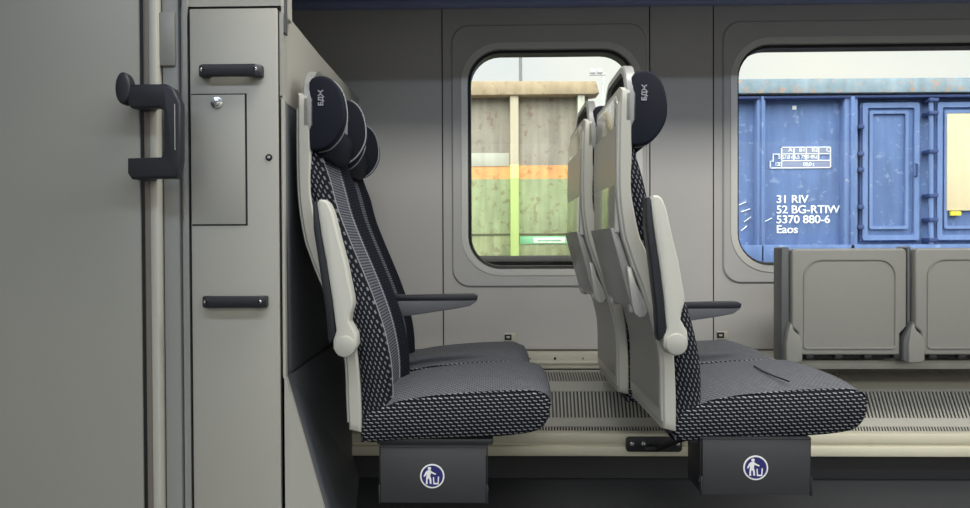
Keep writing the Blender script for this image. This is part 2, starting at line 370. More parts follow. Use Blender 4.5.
# heater cover
e=empty('heater_cover',(0,2.7,zr1)); tag(e,'long grey slotted heater cover between the cream ledge and the low rail','heater cover')
off=-Vector(e.location)
H=[(yl-.002,PZ(370,yl)),(2.715,PZ(383,2.715)),(2.70,PZ(389,2.70)),(2.64,PZ(420,2.64)),(2.625,PZ(425,2.625)),(2.60,PZ(434,2.60))]
hx0,hx1=XE,XR-.6
bm=nb(); prism(bm,[(a+.006,b-.006) for a,b in H]+[(2.83,H[-1][1]-.006),(2.83,H[0][1]-.006)],hx0,hx1,'X'); bmesh.ops.translate(bm,verts=bm.verts,vec=off); mk('inner_casing',bm,heatdark_m,e,smooth=False)
def strip(a,b,t0,t1):
    A=Vector((0,)+H[a]);B=Vector((0,)+H[b]); return A.lerp(B,t0),A.lerp(B,t1)
def slab(bm,A,B,x0,x1,th=.006):
    d=(B-A).normalized(); nrm=Vector((0,-d.z,d.y)); 
    if nrm.y>0: nrm=-nrm
    pts=[A,B,B-nrm*th,A-nrm*th]; prism(bm,[(p.y,p.z) for p in pts],x0,x1,'X')
bm=nb()
for a,b,t0,t1 in ((0,1,0,.12),(0,1,.85,1),(1,2,0,1),(2,3,0,.08),(2,3,.92,1),(3,4,0,1),(4,5,0,.12),(4,5,.8,1)):
    A,B=strip(a,b,t0,t1); slab(bm,A,B,hx0,hx1)
bmesh.ops.translate(bm,verts=bm.verts,vec=off); mk('casing_frame',bm,heat_m,e,smooth=False)
def bars(name,a,b,t0,t1,pitch,wd,lean=0):
    bm=nb(); A,B=strip(a,b,t0,t1); x=hx0
    d=(B-A).normalized(); nrm=Vector((0,-abs(d.z),abs(d.y)))
    while x<hx1:
        vs=[bm.verts.new(Vector((x+dx+l,0,0))+Q+nr) for (dx,l,Q,nr) in
            ((0,0,A,nrm*0),(wd,0,A,nrm*0),(wd,lean,B,nrm*0),(0,lean,B,nrm*0),(0,0,A,-nrm*.006),(wd,0,A,-nrm*.006),(wd,lean,B,-nrm*.006),(0,lean,B,-nrm*.006))]
        for q in ((0,1,2,3),(4,7,6,5),(0,4,5,1),(1,5,6,2),(2,6,7,3),(3,7,4,0)): bm.faces.new([vs[i] for i in q])
        x+=pitch
    bmesh.ops.translate(bm,verts=bm.verts,vec=off); mk(name,bm,heat_m,e,smooth=False)
bars('upper_grille',0,1,.1,.88,.0105,.0045,.004)
bars('middle_grille',2,3,.06,.94,.0135,.0068)
bars('lower_grille',4,5,.1,.85,.0105,.005,-.002)

# sockets on wall
for i,(x,y,lab) in enumerate(((509,337,'small socket in the wall above the far cushion of the left seat pair'),(721,335,'small socket in the wall behind the cushions of the right seat pair'))):
    p=P(x,y,WY); e=empty('wall_socket',p); tag(e,lab,'socket')
    bm=nb(); box(bm,(-.018,-.006,-.016),(.024,0,.016),.002); mk('faceplate',bm,ledge_m,e)
    bm=nb(); box(bm,(-.017,-.008,-.011),(.010,-.004,.011),.001); mk('socket_opening',bm,gasket_m,e)
    bm=nb(); box(bm,(-.010,-.0095,-.004),(.003,-.006,.004),.0005); mk('contact_tongue',bm,greyl_m,e)

# ================================================================== LEFT CABINET + PARTITION
YC=1.73
cx0,cx1=PX(191,YC),PX(284.5,YC)
Zt=1.43
cab=empty('service_cabinet',(cx0,YC,0)); tag(cab,'tall light grey service cabinet with two black handles, left of the seats','cabinet')
off=-Vector(cab.location)
def cmk(name,bm,m,parent=cab,o=None,**k):
    bmesh.ops.translate(bm,verts=bm.verts,vec=off); return mk(name,bm,m,parent,**k)
Zs=1.205
bm=nb()
plan=lambda d:[(cx0-.02,YC),(cx1-d,YC),(cx1-d-.010,1.80),(-.522-d,2.19),(-.526-d,WY-.001),(cx0-.02,WY-.001)]
prism(bm,plan(0),Zs,Zt,'Z',.002); prism(bm,plan(.006),0.002,Zs,'Z'); box(bm,(cx0-.02,YC,Zt-.02),(cx1,YC+.085,ZT-.002),.004)
box(bm,(cx1-.02,YC,0),(cx1,YC+.02,Zs+.01),.003)
# flared foot front (triangle plate) 
P1=(cx1,PZ(378,YC)); fx=PX(345,YC)
prism(bm,[(cx1-.02,0),(fx,0),(cx1,P1[1]),(cx1-.02,P1[1])],YC,YC+.02)
cmk('body',bm,cab_m,smooth=False)
bm=nb()
prism(bm,[(cx1-.001,YC+.02),(cx1-.011,1.80),(-.523,2.19),(-.527,WY-.001),(-.531,WY-.001),(-.528,2.19),(cx1-.016,1.80),(cx1-.006,YC+.02)],P1[1],Zs,'Z')
# twisted foot side
a=(cx1-.001,YC+.02,P1[1]);b=(fx-.002,YC+.02,0);c=(-.527,WY-.001,0.0);d=(-.527,WY-.001,P1[1])
m_=(cx1+.005,YC+.75,.10)
vs=[bm.verts.new(v) for v in (a,b,c,d,m_)]
for q in ((0,1,4),(1,2,4),(0,4,3),(4,2,3)): bm.faces.new([vs[i] for i in q])
cmk('dark_side_panel',bm,darkpanel_m,smooth=False)
dz1=PZ(10,YC,235)
bm=nb(); box(bm,(PX(193.5,YC),YC-.012,.01),(PX(280,YC),YC,dz1),.0025); dr=cmk('door',bm,cab_m)
tag(dr)
bm=nb(); box(bm,(PX(190.8,YC),YC-.003,0),(PX(193.4,YC),YC+.001,dz1+.003)); box(bm,(PX(280,YC),YC-.003,0),(PX(281,YC),YC+.001,dz1+.003)); box(bm,(PX(191,YC),YC-.003,dz1),(PX(282,YC),YC+.001,dz1+.004))
cmk('door_gap',bm,seam_m,smooth=False)
# hatch
def cbox(bm,x0,y0,x1,y1,ya,yb,r=0): box(bm,(PX(x0,YC,y1),ya,PZ(y1,YC,x0)),(PX(x1,YC,y1),yb,PZ(y0,YC,x0)),r)
bm=nb(); cbox(bm,194.5,95,249.5,226,YC-.0128,YC-.011); cmk('hatch_gap',bm,seam_m,dr,smooth=False)
bm=nb(); cbox(bm,194.5,96.2,247.6,224.5,YC-.015,YC-.0125,.001); ht=cmk('hatch',bm,cab_m,dr)
bm=nb(); p=P(217,103,YC-.015); cyl(bm,p,.0145,.006,'Y',24,.001); cyl(bm,(p.x,p.y-.003,p.z),.008,.006,'Y',16,.001); cmk('lock',bm,chrome_m,dr)
bm=nb(); p=P(269,157.5,YC-.012); cyl(bm,p,.0085,.004,'Y',24,.001); cmk('square_key_lock',bm,gasket_m,dr)
bm=nb(); cyl(bm,(p.x,p.y-.002,p.z),.004,.004,'Y',16,.0005); cmk('key_pin',bm,chrome_m,dr)
def grip(x0,x1,yc):
    bm=nb(); A=P(x0,yc,YC-.012); B=P(x1,yc,YC-.012); h=.0145
    prof=[(A.x,A.y),(A.x,A.y-.018),(A.x+.012,A.y-.03),(B.x-.012,A.y-.03),(B.x,A.y-.018),(B.x,A.y),(B.x-.022,A.y),(B.x-.026,A.y-.012),(A.x+.026,A.y-.012),(A.x+.022,A.y)]
    prism(bm,prof,A.z-h,A.z+h*.9,'Z',.003); o=cmk('handle',bm,blk_m,dr)
    for x in (A.x+.012,B.x-.012):
        bm=nb(); cyl(bm,(x,A.y-.026,A.z),.005,.008,'Y',16,.001); cmk('handle_screw',bm,chrome_m,o,o=1)
grip(202,264,72.5); grip(205.5,268.5,301)
# slot on the upper side of cabinet
bm=nb(); prism(bm,[(YC+.010,PZ(32,YC+.01,285)),(YC+.03,PZ(36,YC+.03,285)),(YC+.03,1.62),(YC+.010,1.62)],cx1-.002,cx1+.003,'X'); cmk('side_slot',bm,tipd_m,smooth=False)
# post between door and cabinet
YD=1.70
bm=nb(); box(bm,(PX(160,YD),YD+.02,0),(cx0-.022,YD+.10,ZT-.002),.004); box(bm,(PX(185,YD),YD+.012,0),(cx0-.003,YD+.06,ZT-.002),.006)
struct('wall_partition_post',bm,mat('post_grey',(146,146,142),.45))
bm=nb(); q0=P(160,66,YD+.015); q1=P(174.5,12,YD+.015); box(bm,(q0.x,YD+.012,q0.z),(q1.x,YD+.02,q1.z),.002)
tag(mk('data_plate',bm,tip_m),'narrow grey plate high on the post above the black grab handle','plate')
# door
d_=empty('door_1',(PX(140,YD),YD,0)); tag(d_,kind='structure'); off2=-Vector(d_.location)
def dmk(name,bm,m,**k):
    bmesh.ops.translate(bm,verts=bm.verts,vec=off2); return mk(name,bm,m,d_,**k)
bm=nb(); box(bm,(XL,YD,0.005),(PX(141,YD),YD+.035,ZT-.01),.004); dmk('door_leaf',bm,door_m)
bm=nb(); box(bm,(PX(141,YD),YD+.004,0),(PX(144.5,YD),YD+.04,ZT-.005)); dmk('rubber_seal',bm,gasket_m,smooth=False)
bm=nb(); box(bm,(PX(144.5,YD),YD+.002,0),(PX(151,YD),YD+.05,ZT-.004),.003); dmk('brown_edge_strip',bm,mat('anodised_bronze_strip',(128,120,112),.45,.2))
bm=nb(); box(bm,(PX(151,YD),YD-.004,0),(PX(159,YD),YD+.05,ZT-.004),.005); dmk('light_edge_strip',bm,beige_m)
# grab handle
hY=1.62
gh=empty('grab_handle',P(130,127,YD)); tag(gh,'black angular C shaped grab handle on the edge of the grey door','grab handle'); off3=-Vector(gh.location)
def hp(l,Y): return [(P(x,y,Y).x,P(x,y,Y).z) for x,y in l]
bm=nb()
C=[(127,84),(165,83.5),(173,88),(180,103),(180,160),(177,178),(131,179),(127,173),(127,158),(161,157),(163,150),(163,110),(160,107.5),(130,107.5),(126,101)]
prism(bm,hp(C,hY),hY,hY+.03,'Y',.006,3)
def gbox(x0,y0,x1,y1,a,b,r): 
    p=P(x0,y1,hY+.02);q=P(x1,y0,hY+.02); box(bm,(p.x,a,p.z),(q.x,b,q.z),r)
gbox(128,85,146,107,hY+.03,YD,.005); gbox(129,158,146,179,hY+.03,YD,.005)
bmesh.ops.translate(bm,verts=bm.verts,vec=off3); mk('grip_bar',bm,blk_m,gh)
bm=nb(); E=[(126+7.5*math.cos(t*math.pi/12)+(-1 if True else 0),89+16*math.sin(t*math.pi/12)) for t in range(24)]
prism(bm,hp(E,hY+.01),hY-.004,hY+.03,'Y',.006,3); bmesh.ops.translate(bm,verts=bm.verts,vec=off3); mk('mounting_knuckle',bm,blk_m,gh)
bm=nb(); p=P(175,128,hY); box(bm,(p.x-.001,hY-.0012,P(175,150,hY).z),(p.x+.0006,hY+.001,P(175,104,hY).z)); bmesh.ops.translate(bm,verts=bm.verts,vec=off3); mk('grip_highlight_strip',bm,greyl_m,gh,smooth=False)  # thin pale strip standing in for a highlight on the grip

# ================================================================== SEATS
D=1.8; SWD=.41; PITCHX=.795; W2=.45
O0=P(350,440,D); O0=Vector((O0.x,D,0))
def uz(x,y,Y=D):
    p=P(x,y,Y); return (p.x-O0.x,p.z)
rearP=[(297,92),(297,150),(298,190),(300.5,215),(305,240),(309,252),(315.5,270),(324,290),(331,310),(338,330),(343.5,350),(346,370),(347,400),(348.5,431)]
frontP=[(309,92),(311,150),(311,190),(315,215),(321,240),(326,250),(334,270),(342,290),(349,310),(354,330),(357,350),(359,370),(361,400),(362,434)]
REAR=resample([uz(*p) for p in rearP],40); FRONT=resample([uz(*p) for p in frontP],40)
upR=resample([uz(*p) for p in [(308,147),(305,158),(306.5,180),(308,200),(314.5,222),(321,243),(334,272),(343,294),(350,314),(356,345),(359,370),(361,400),(360,443)]],36)
seam=[(318,147),(323,163),(329,180),(337,210),(349,241),(363,274),(372.6,298),(382,325),(388,350),(391,370),(392,395),(391,402)]
upF=resample([uz(490+(x-490)/.973,245+(y-245)/.973) for x,y in seam]+[uz(389,425)],36)
def make_seat(tray):
    root=empty('train_seat')
    # --- shell : full width plate following rear profile
    bm=nb(); st=[(0,.010,.004),(.004,.003,.001),(.012,0,0),(SWD-.012,0,0),(SWD-.004,.003,.001),(SWD,.010,.004)]
    L=[]
    for w_,i,_ in st:
        l=[(u+i*.6,w_,v) for u,v in REAR]+[(u-i*.6,w_,v) for u,v in FRONT[::-1]]
        L.append([(p[0],p[1],p[2]-(i if k in (0,len(l)-1) else 0)+(i if k in (len(REAR)-1,len(REAR)) else 0)) for k,p in enumerate(l)])
    loops(bm,L,cap0=True,cap1=True); sh=mk('shell',bm,beige_m,root)
    # back inset panel & rim
    a,b=8,39
    def offp(i,d):
        i=min(max(i,1),38); t=Vector((REAR[i+1][0]-REAR[i-1][0],REAR[i+1][1]-REAR[i-1][1])).normalized(); n_=Vector((t.y,-t.x)); 
        if n_.x>0: n_=-n_
        return n_*d
    def backplate(name,m,i0,i1,w0,w1,d0,d1,parent):
        bm=nb(); L=[]
        for w_,dd in ((w0,0),(w0+.003,1),(w1-.003,1),(w1,0)):
            l=[]
            for i in range(i0,i1+1):
                o_=offp(i,d1 if dd else d1*.4); l.append((REAR[i][0]+o_.x,w_,REAR[i][1]+o_.y))
            for i in range(i1,i0-1,-1):
                o_=offp(i,d0); l.append((REAR[i][0]+o_.x,w_,REAR[i][1]+o_.y))
            L.append(l)
        loops(bm,L,cap0=True,cap1=True); return mk(name,bm,m,parent)
    backplate('silver_rim',greyl_m,1,38,.006,SWD-.006,-.002,.004,sh)
    backplate('back_cover',grey_m,2,37,.012,SWD-.012,.001,.0055,sh)
    # --- backrest cushion
    bm=nb(); L=[]; mi=[]
    st=[(.004,.032,0),(.010,.018,0),(.024,.006,0),(.045,.001,0),(.062,0,0),(.085,.008,1),(.10,.013,1),(.115,.015,2),(.20,.016,2),(.29,.015,2),(.315,.011,1),(.335,-.004,1),(.35,-.012,0),(.38,-.008,0),(.396,.018,0),(.402,.032,0)]
    for w_,i,m_i in st:
        rr=.006 if i>.03 else 0
        nF=len(upF)
        l=[(upR[k][0]+rr,w_,upR[k][1]) for k in range(36)]
        for k in range(nF-1,-1,-1):
            e_=i*(.35+.65*min(1,(nF-1-k)/6))*(1-.35*max(0,(6-k)/6)); l.append((upF[k][0]-e_,w_,upF[k][1]-(.004 if k==0 else 0)))
        L.append(l)
    mis=[0,0,0,0,2,2,2,2,2,2,1,1,1,1,0]
    loops(bm,L,mis,cap0=True,cap1=True); bk=mk('backrest',bm,[back_side_m,darkfab_m,cen_m],root,angle=60)
    for w_,e_ in ((.062,.0015),(.300,.0150)):
        bm=nb(); tube(bm,[(upF[k][0]-e_+.002,w_,upF[k][1]) for k in range(2,33)],.0016,6); mk('seam_stitching',bm,thread_m,bk)
    # --- seat cushion
    prof=[(360.5,442),(400,441.5),(450,440),(491,438.5),(520,436),(538,432),(547,424),(550.5,413),(550,402),(545,394.5),(534,391.5),(519,391),(490,392),(460,394),(430,397),(405,401),(385,406),(366,412)]
    pp=[uz(*p) for p in prof]; c0=Vector((sum(p[0] for p in pp)/len(pp),sum(p[1] for p in pp)/len(pp)))
    pr=[]; M=len(pp)
    for i in range(M):   # smooth closed
        for f in (0,.33,.66):
            p0,p1,p2,p3=pp[(i-1)%M],pp[i],pp[(i+1)%M],pp[(i+2)%M]
            pr.append(tuple(.5*((2*b)+(-a+c)*f+(2*a-5*b+4*c-d)*f*f+(-a+3*b-3*c+d)*f**3) for a,b,c,d in zip(p0,p1,p2,p3)))
    bm=nb(); L=[]
    ws=[(0,.012),(.004,.005),(.012,.0015),(.022,0),(.06,-.005),(.12,-.010),(.20,-.013),(.28,-.013),(.35,-.012),(.40,-.010),(.425,-.006),(.437,0),(.441,.008)]
    for w_,i in ws:
        l=[]
        for u,v in pr:
            d_=(c0-Vector((u,v))); 
            top = v>c0.y
            ii=i if (i>0 or top) else 0
            l.append((u+(ii if d_.x>0 else -ii)*min(1,abs(d_.x)/.05) if i>0 else u-ii*(1 if u>c0.x+.18 else 0), w_, v+(ii if not top else -ii)))
        L.append(l)
    loops(bm,L,cap0=True,cap1=True)
    bm.faces.ensure_lookup_table(); bm.normal_update(); bmesh.ops.recalc_face_normals(bm,faces=bm.faces[:])
    for f in bm.faces:
        c=f.calc_center_median(); 
        if f.normal.z>.35 and c.z>c0.y and c.y>.010: f.material_index=1
        elif f.normal.x>.5 and c.y>.02 and c.z>c0.y+.02: f.material_index=1
    sc=mk('seat_cushion',bm,[side_m,top_m],root,angle=70)
    # welted seam between side and top
    tp=[q for q in pr if q[1]>c0.y+.02 and q[0]>uz(385,0)[0]]; tp.sort(key=lambda q:q[0])
    bm=nb(); tube(bm,[(u,.010,v-.0012) for u,v in tp],.0024,6); mk('welt_seam',bm,side_m,sc)
    # under frame
    bm=nb(); a_=uz(376,446)[0]; b_=uz(493,446)[0]; z0=uz(364,446)[1]; z1=uz(364,440)[1]
    box(bm,(a_,.012,z0),(b_,SWD-.01,z1),.003); mk('base_frame',bm,blkmetal_m,root)
    # --- headrest : shell ring, centre pad, wings
    hr=empty('headrest',(0,0,-.006)); hr.parent=root
    bm=nb(); x0,zt=uz(302,62); x1,_=uz(312,62); zb=uz(302,143)[1]
    def yz(r0,z0,r1,z1,rr): return [(a,b) for a,b in rrect(r0,z0,r1,z1,rr,8)]
    o=yz(.0,zb,.34,zt,[.05,.085,.085,.05]); i_=yz(.020,zb+.02,.32,zt-.018,[.035,.07,.07,.035])
    def X3(p,x): return [(x+(-.010*math.sin(min(max(b/ .34,0),1)*math.pi) if False else 0),b,c) for b,c in p]
    loops(bm,[X3(o,x0+.004),X3(yz(.003,zb+.003,.337,zt-.003,[.05,.085,.085,.05]),x0),X3(i_,x0),X3(i_,x1),X3(o,x1)],closed=False); loops(bm,[X3(o,x1),X3(o,x0+.004)])
    loops(bm,[X3(i_,x1),X3(o,x1)])
    mk('headrest_shell',bm,ring_m,hr)
    bm=nb(); prism(bm,i_,x0+.012,x1+.002,'X'); mk('headrest_back',bm,leather_m,hr,smooth=False)
    bm=nb(); prism(bm,yz(.03,zb+.01,.31,zt-.035,.05),x1-.002,x1+.028,'X',.008,3)
    bk_=[uz(*p) for p in ((313,150),(326,150),(345,140),(330,125),(313,125))]
    mk('centre_pad',bm,pad_m,hr)
    bm=nb(); prism(bm,[uz(*p) for p in ((312,120),(328,118),(331,130),(326,146),(319,152),(312,152))],.036,.304,'Y',.004,2); mk('neck_pad',bm,leather_m,hr)
    wing=[(308.5,80),(312,75),(320,73),(328,74.5),(335,80),(340,88),(343,98),(344.5,110),(343.5,121),(339.5,131),(333,140),(325,146),(314,148),(309,144),(308.5,112)]
    wz=[uz(*p) for p in wing]; wl=[]
    wo=resample(wz,40)[:-1]
    for nm,(wa,wb) in (('side_wing',(.0,.036)),('side_wing',(.304,.34))):
        bm=nb(); prism(bm,wo,wa,wb,'Y',.007,3); wg=mk(nm,bm,leather_m,hr)
        bm=nb(); edge=[wo[k] for k in range(8,34)]; inner=wb-.002 if wa<.1 else wa+.004
        tube(bm,[(u,inner if wa<.1 else wa+.002,v) for u,v in edge],.0022,6); mk('piping',bm,thread_m,wg)
    # embroidered lettering on aisle wing
    p=uz(323,103.5)
    M=Matrix.Translation((p[0],-.0006,p[1]))@FACE@Matrix.Rotation(R(90),4,'Z')
    text_mesh('БДЖ',.0165,'embroidered_letters',thread_m,hr,M,.0006,bold=.0006)
    # --- upright aisle armrest, pivot at the bottom
    YA=1.725
    def ua(x,y): q=uz(x,y,YA); return q
    arm=[(316.5,203),(319,199.5),(324,199.5),(328,203),(332,212),(339,240),(345,262),(352,297),(353,304),(350,314),(349,322),(356,334),(357,345),(352,355),(345,358.5),(338,356),(333,349),(333,340),(336,331),(332,300),(326,262),(321,235)]
    bm=nb(); prism(bm,[ua(*p) for p in arm],YA-D,YA-D+.05,'Y',.006,3); am=mk('armrest',bm,arm_m,root)
    padp=[(312,202),(316,201),(321,235),(326,262),(332,300),(335.5,335),(329,344),(327.5,340),(325,310),(318,262),(313,230)]
    bm=nb(); prism(bm,[ua(*p) for p in padp],YA-D+.003,YA-D+.048,'Y',.004,2); mk('armrest_pad',bm,blk_m,am)
    bm=nb(); c=ua(345,346.3); cyl(bm,(c[0],YA-D-.002,c[1]),.0255,.012,'Y',32,.003); mk('pivot_cap',bm,beige_m,am)
    bm=nb(); cyl(bm,(c[0],YA-D+.062,c[1]),.018,.045,'Y',24); mk('pivot_pin',bm,tipd_m,am)
    if tray:
        # polished upper back panel + folded tray + arms
        def ur(x,y,Y=D+.03): q=uz(x-318,y,Y); return q
        def u2(x,y,Y=D+.03): p=P(x,y,Y); return (p.x-O0.x-PITCHX,p.z)
        xa,z1=u2(614.5,96); z0=u2(614,236)[1]
        bm=nb(); o=yz(.022,z0,SWD-.022,z1,[.004,.05,.05,.004])
        prism(bm,o,xa-.006,xa+.012,'X',.003,2); pn=mk('back_panel_rim',bm,greyl_m,sh)
        bm=nb(); o=yz(.031,z0+.002,SWD-.031,z1-.010,[.004,.043,.043,.004]); prism(bm,o,xa-.008,xa,'X',.0015); mk('polished_back_panel',bm,panel_m,sh)
        tr=empty('tray_table'); tr.parent=root
        T=[u2(*p) for p in ((608,231),(615,231.5),(628,268),(638,300),(641,312),(634,313),(628,300),(617,262))]
        bm=nb(); prism(bm,T,.026,SWD-.026,'Y',.003,2); mk('tray_top',bm,tray_m,tr)
        for wa,nm in ((.004,'tray_arm'),(SWD-.022,'tray_arm')):
            A=[u2(*p,Y=D) for p in ((626,269),(631,270),(636,286),(646,306),(648.5,314),(645.5,319.5),(640,320),(635,316),(633,309),(629,288))]
            bm=nb(); prism(bm,A,wa,wa+.018,'Y',.003,2); ob=mk(nm,bm,greyl_m,tr)
        for wa in (.05,SWD-.075):
            bm=nb(); q=u2(637,308); box(bm,(q[0]-.014,wa,q[1]-.02),(q[0]+.006,wa+.025,q[1]+.004),.003); mk('tray_hinge',bm,greyl_m,tr)
    return root
def place(o,row,win,label):
    o.location=(O0.x+row*.788-(.033 if win else 0), D+(W2 if win else 0), .004*row)
    tag(o,label,'train seat')
    return o
sA=make_seat(False); place(sA,0,0,'aisle side patterned train seat of the left pair, in front of the grey cabinet')
sB=copy_tree(sA); place(sB,0,1,'window side train seat of the left pair, mostly hidden behind the aisle seat beside it')
sC=make_seat(True); place(sC,1,0,'aisle side patterned train seat of the right pair, with folded tray on its back')
sD=copy_tree(sC); place(sD,1,1,'window side train seat of the right pair, its grey back seen behind the nearer seat')
# aisle armrest belongs to aisle seats only; window seats carry the lowered middle armrest
for s in (sB,sD):
    for c in children(s):
        if c.name.startswith('armrest'):
            for k in children(c): bpy.data.objects.remove(k)
            bpy.data.objects.remove(c)
# the right pair is reclined a touch less: turn its back parts about the hinge
for s in (sC,sD):
    pv=Vector((uz(360,440)[0],0,uz(360,440)[1])); a_=R(1.25); Rm=Matrix.Rotation(a_,3,'Y')
    for c in children(s):
        if c.name.split('.')[0] in ('shell','backrest','headrest','armrest','tray_table'):
            c.rotation_euler=(0,a_,0); c.location=pv-Rm@pv+Rm@c.location
for c in children(sB):
    if c.name.startswith('backrest'):
        for k_ in children(c): bpy.data.objects.remove(k_)
bpy.context.view_layer.update()
YM=2.215
for s in (sB,sD):
    row=0 if s is sB else 1
    def um(x,y): q=P(x,y,YM); return (q.x-O0.x+.033+.018*row,q.z-.030*row)
    z_=YM-(D+W2)
    if True:
        bm=nb(); prism(bm,[um(*p) for p in ((375,297),(405,297.5),(476,296),(477,301),(470,306),(455,309),(408,316),(375,318))],z_-.0,z_+.04,'Y',.004,2); a_=mk('middle_armrest',bm,armdark_m,s)
        bm=nb(); prism(bm,[um(*p) for p in ((370,293),(405,295.5),(474,294),(478,296),(477,300),(470,300.5),(405,301),(370,300))],z_-.002,z_+.042,'Y',.003,2); mk('armrest_pad',bm,blk_m,a_)
# dark line put in for the shade of a wrinkle, right aisle cushion
cu_=[c for c in children(sC) if c.name.startswith('seat_cushion')][0]; zt_=uz(490,391)[1]+.010
q=[]
for x,y in ((754,366),(763,371.5),(775,376.5),(789,381.5)):
    Yq=(CAMZ-zt_-.004)*F/(y-245+1); a=P(x,y,Yq); q.append((a.x-sC.location.x,a.y-D,zt_+.002))
bm=nb(); tube(bm,q,.0022,6); mk('crease_shade',bm,seam_m,cu_)

# bins under the seats
def make_bin():
    root=empty('litter_bin'); Yb=1.79
    x0,x1=PX(379,Yb),PX(485,Yb); z1,z0=PZ(446.5,Yb,433),PZ(503,Yb,433)
    cx=(x0+x1)/2; ox=Vector((cx,Yb,z0))
    def fx(bm): bmesh.ops.translate(bm,verts=bm.verts,vec=-ox)
    bm=nb(); box(bm,(x0,Yb,z0),(x1,Yb+.006,z1-.003),.002); box(bm,(x0+.004,Yb+.004,z0+.004),(x1-.004,Yb+.13,z1-.012),.004); fx(bm); mk('bin_body',bm,bin_m,root)
    bm=nb(); box(bm,(x0-.002,Yb-.002,z1-.004),(x1+.002,Yb+.14,z1+.0005),.002); fx(bm); mk('lid_edge',bm,blkmetal_m,root)
    for x in (x0-.004,x1+.001):
        bm=nb(); box(bm,(x,Yb+.005,z0+.004),(x+.003,Yb+.12,z1),.001); cyl(bm,(x+.0015,Yb+.012,z0+.03),.007,.008,'X',16,.001); box(bm,(x-.001,Yb-.001,z0-.002),(x+.004,Yb+.012,z0+.045),.001)
        fx(bm); br=mk('pivot_bracket',bm,blkmetal_m,root)
    # pictogram
    p=P(432.3,476,Yb); r=.0305
    st=empty('litter_symbol'); st.parent=root
    def disc(nm,r_,th,m): 
        bm=nb(); cyl(bm,(p.x,Yb-th/2,p.z),r_,th,'Y',48); fx(bm); mk(nm,bm,m,st,smooth=False)
    disc('white_ring',r,.0012,white_m); disc('blue_disc',r*.88,.0016,blue_m)
    bm=nb()
    def poly(pts): prism(bm,[(p.x+(a-308)*r/158,p.z-(b-263)*r/158) for a,b in pts],Yb-.0021,Yb-.0010,'Y')
    poly([(272+22*math.cos(k*math.pi/8),162+20*math.sin(k*math.pi/8)) for k in range(16)])
    poly([(250,185),(285,183),(300,200),(358,232),(350,245),(290,222),(282,262),(295,300),(298,362),(276,362),(272,310),(258,285),(246,312),(248,365),(224,365),(228,300),(236,235),(208,272),(196,262),(222,208)])
    poly([(316,275),(330,275),(336,350),(376,350),(382,268),(397,268),(390,368),(322,368)])
    fx(bm); mk('white_figure_and_bin',bm,white_m,st,smooth=False)
    return root,ox
b1,ox=make_bin(); b1.location=ox; tag(b1,'dark grey litter bin with round blue symbol under the left pair of seats','litter bin')
b2=copy_tree(b1); b2.location=(PX(756.5,1.79),1.79,PZ(495,1.79,757)); tag(b2,'dark grey litter bin with round blue symbol under the right pair of seats','litter bin')

# seat bracket on the rail (right row)
for row,lab in ((1,'black steel seat bracket with three bolts fixed to the cream rail below the right seats'),):
    p=P(654,444.5,YR-.014); e=empty('seat_bracket',p); tag(e,lab,'bracket')
    wx=.098; hz=.026
    bm=nb(); prism(bm,rrect(-wx,-hz,wx,hz,.012,5),-.002,.010,'Y',.002); mk('bracket_plate',bm,blkmetal_m,e)
    for x in (-.078,-.038,.082):
        bm=nb(); cyl(bm,(x,-.006,.004),.0085,.008,'Y',6,.001); mk('bolt',bm,chrome_m,e)
    bm=nb(); A=[(-.02,-.018),(.005,-.022)]
    tgt=P(700,432,D+.2)-p; 
    tube(bm,[(-.03,-.006,-.012),(.01,-.03,-.005),tuple(tgt.lerp(Vector((.01,-.03,-.005)),.5)+Vector((0,0,.005))),tuple(tgt)],.012,10); mk('support_arm',bm,blkmetal_m,e)

# ================================================================== TIP-UP SEATS (right, by window)
YT=2.52
def make_tip():
    root=empty('tip_up_seat'); x0,x1=PX(792,YT),PX(907,YT); z1,z0=PZ(248.5,YT,850),PZ(355,YT,850)
    ox=Vector((x0,YT,z0)); W=x1-x0; Hh=z1-z0
    k=YT/F
    bm=nb()
    # panel outline with cut hooks at the two lower corners
    o=[(.012,Hh),(W-.014,Hh),(W-.004,Hh-.006),(W,Hh-.02),(W,.098),(W-.022,.075),(W-.022,0),(.022,0),(.022,.08),(0,.10),(0,Hh-.02),(.004,Hh-.006)]
    prism(bm,o,0,.045,'Y',.007,3); pn=mk('seat_panel',bm,tip_m,root)
    bm=nb(); a=rrect(.060-.02,.022,W-.036,Hh-.035,[.012,.06,.06,.012],8); b_=rrect(.045,.027,W-.041,Hh-.04,[.010,.056,.056,.010],8)
    loops(bm,[L3(a,-.0002),L3(a,-.004),L3(b_,-.004),L3(b_,-.0002)],closed=True); mk('raised_border',bm,tip_m,pn)
    bm=nb(); box(bm,(.01,.047,.01),(W-.01,.10,Hh-.012),.01); mk('seat_padding',bm,blk_m,root)
    bm=nb(); box(bm,(.03,.02,-.016),(W-.03,.15,.004),.004)
    for i in range(4): box(bm,(.05+i*.1,.0,-.014),(.075+i*.1,.03,.002),.002)
    mk('lower_crossbar',bm,seam_m,root)
    return root,ox,W
def make_post(x,label):
    p=P(x,362,YT); e=empty('tip_seat_post',p); tag(e,label,'seat support')
    return e,p
t1,ox,TW=make_tip(); t1.location=ox; tag(t1,'grey folded tip-up seat below the window, just right of the patterned seats','folding seat')
t2=copy_tree(t1); t2.location=ox+Vector((PX(915.5,YT)-PX(792,YT),0,0)); tag(t2,'grey folded tip-up seat below the window, cut off by the right edge of the photo','folding seat')
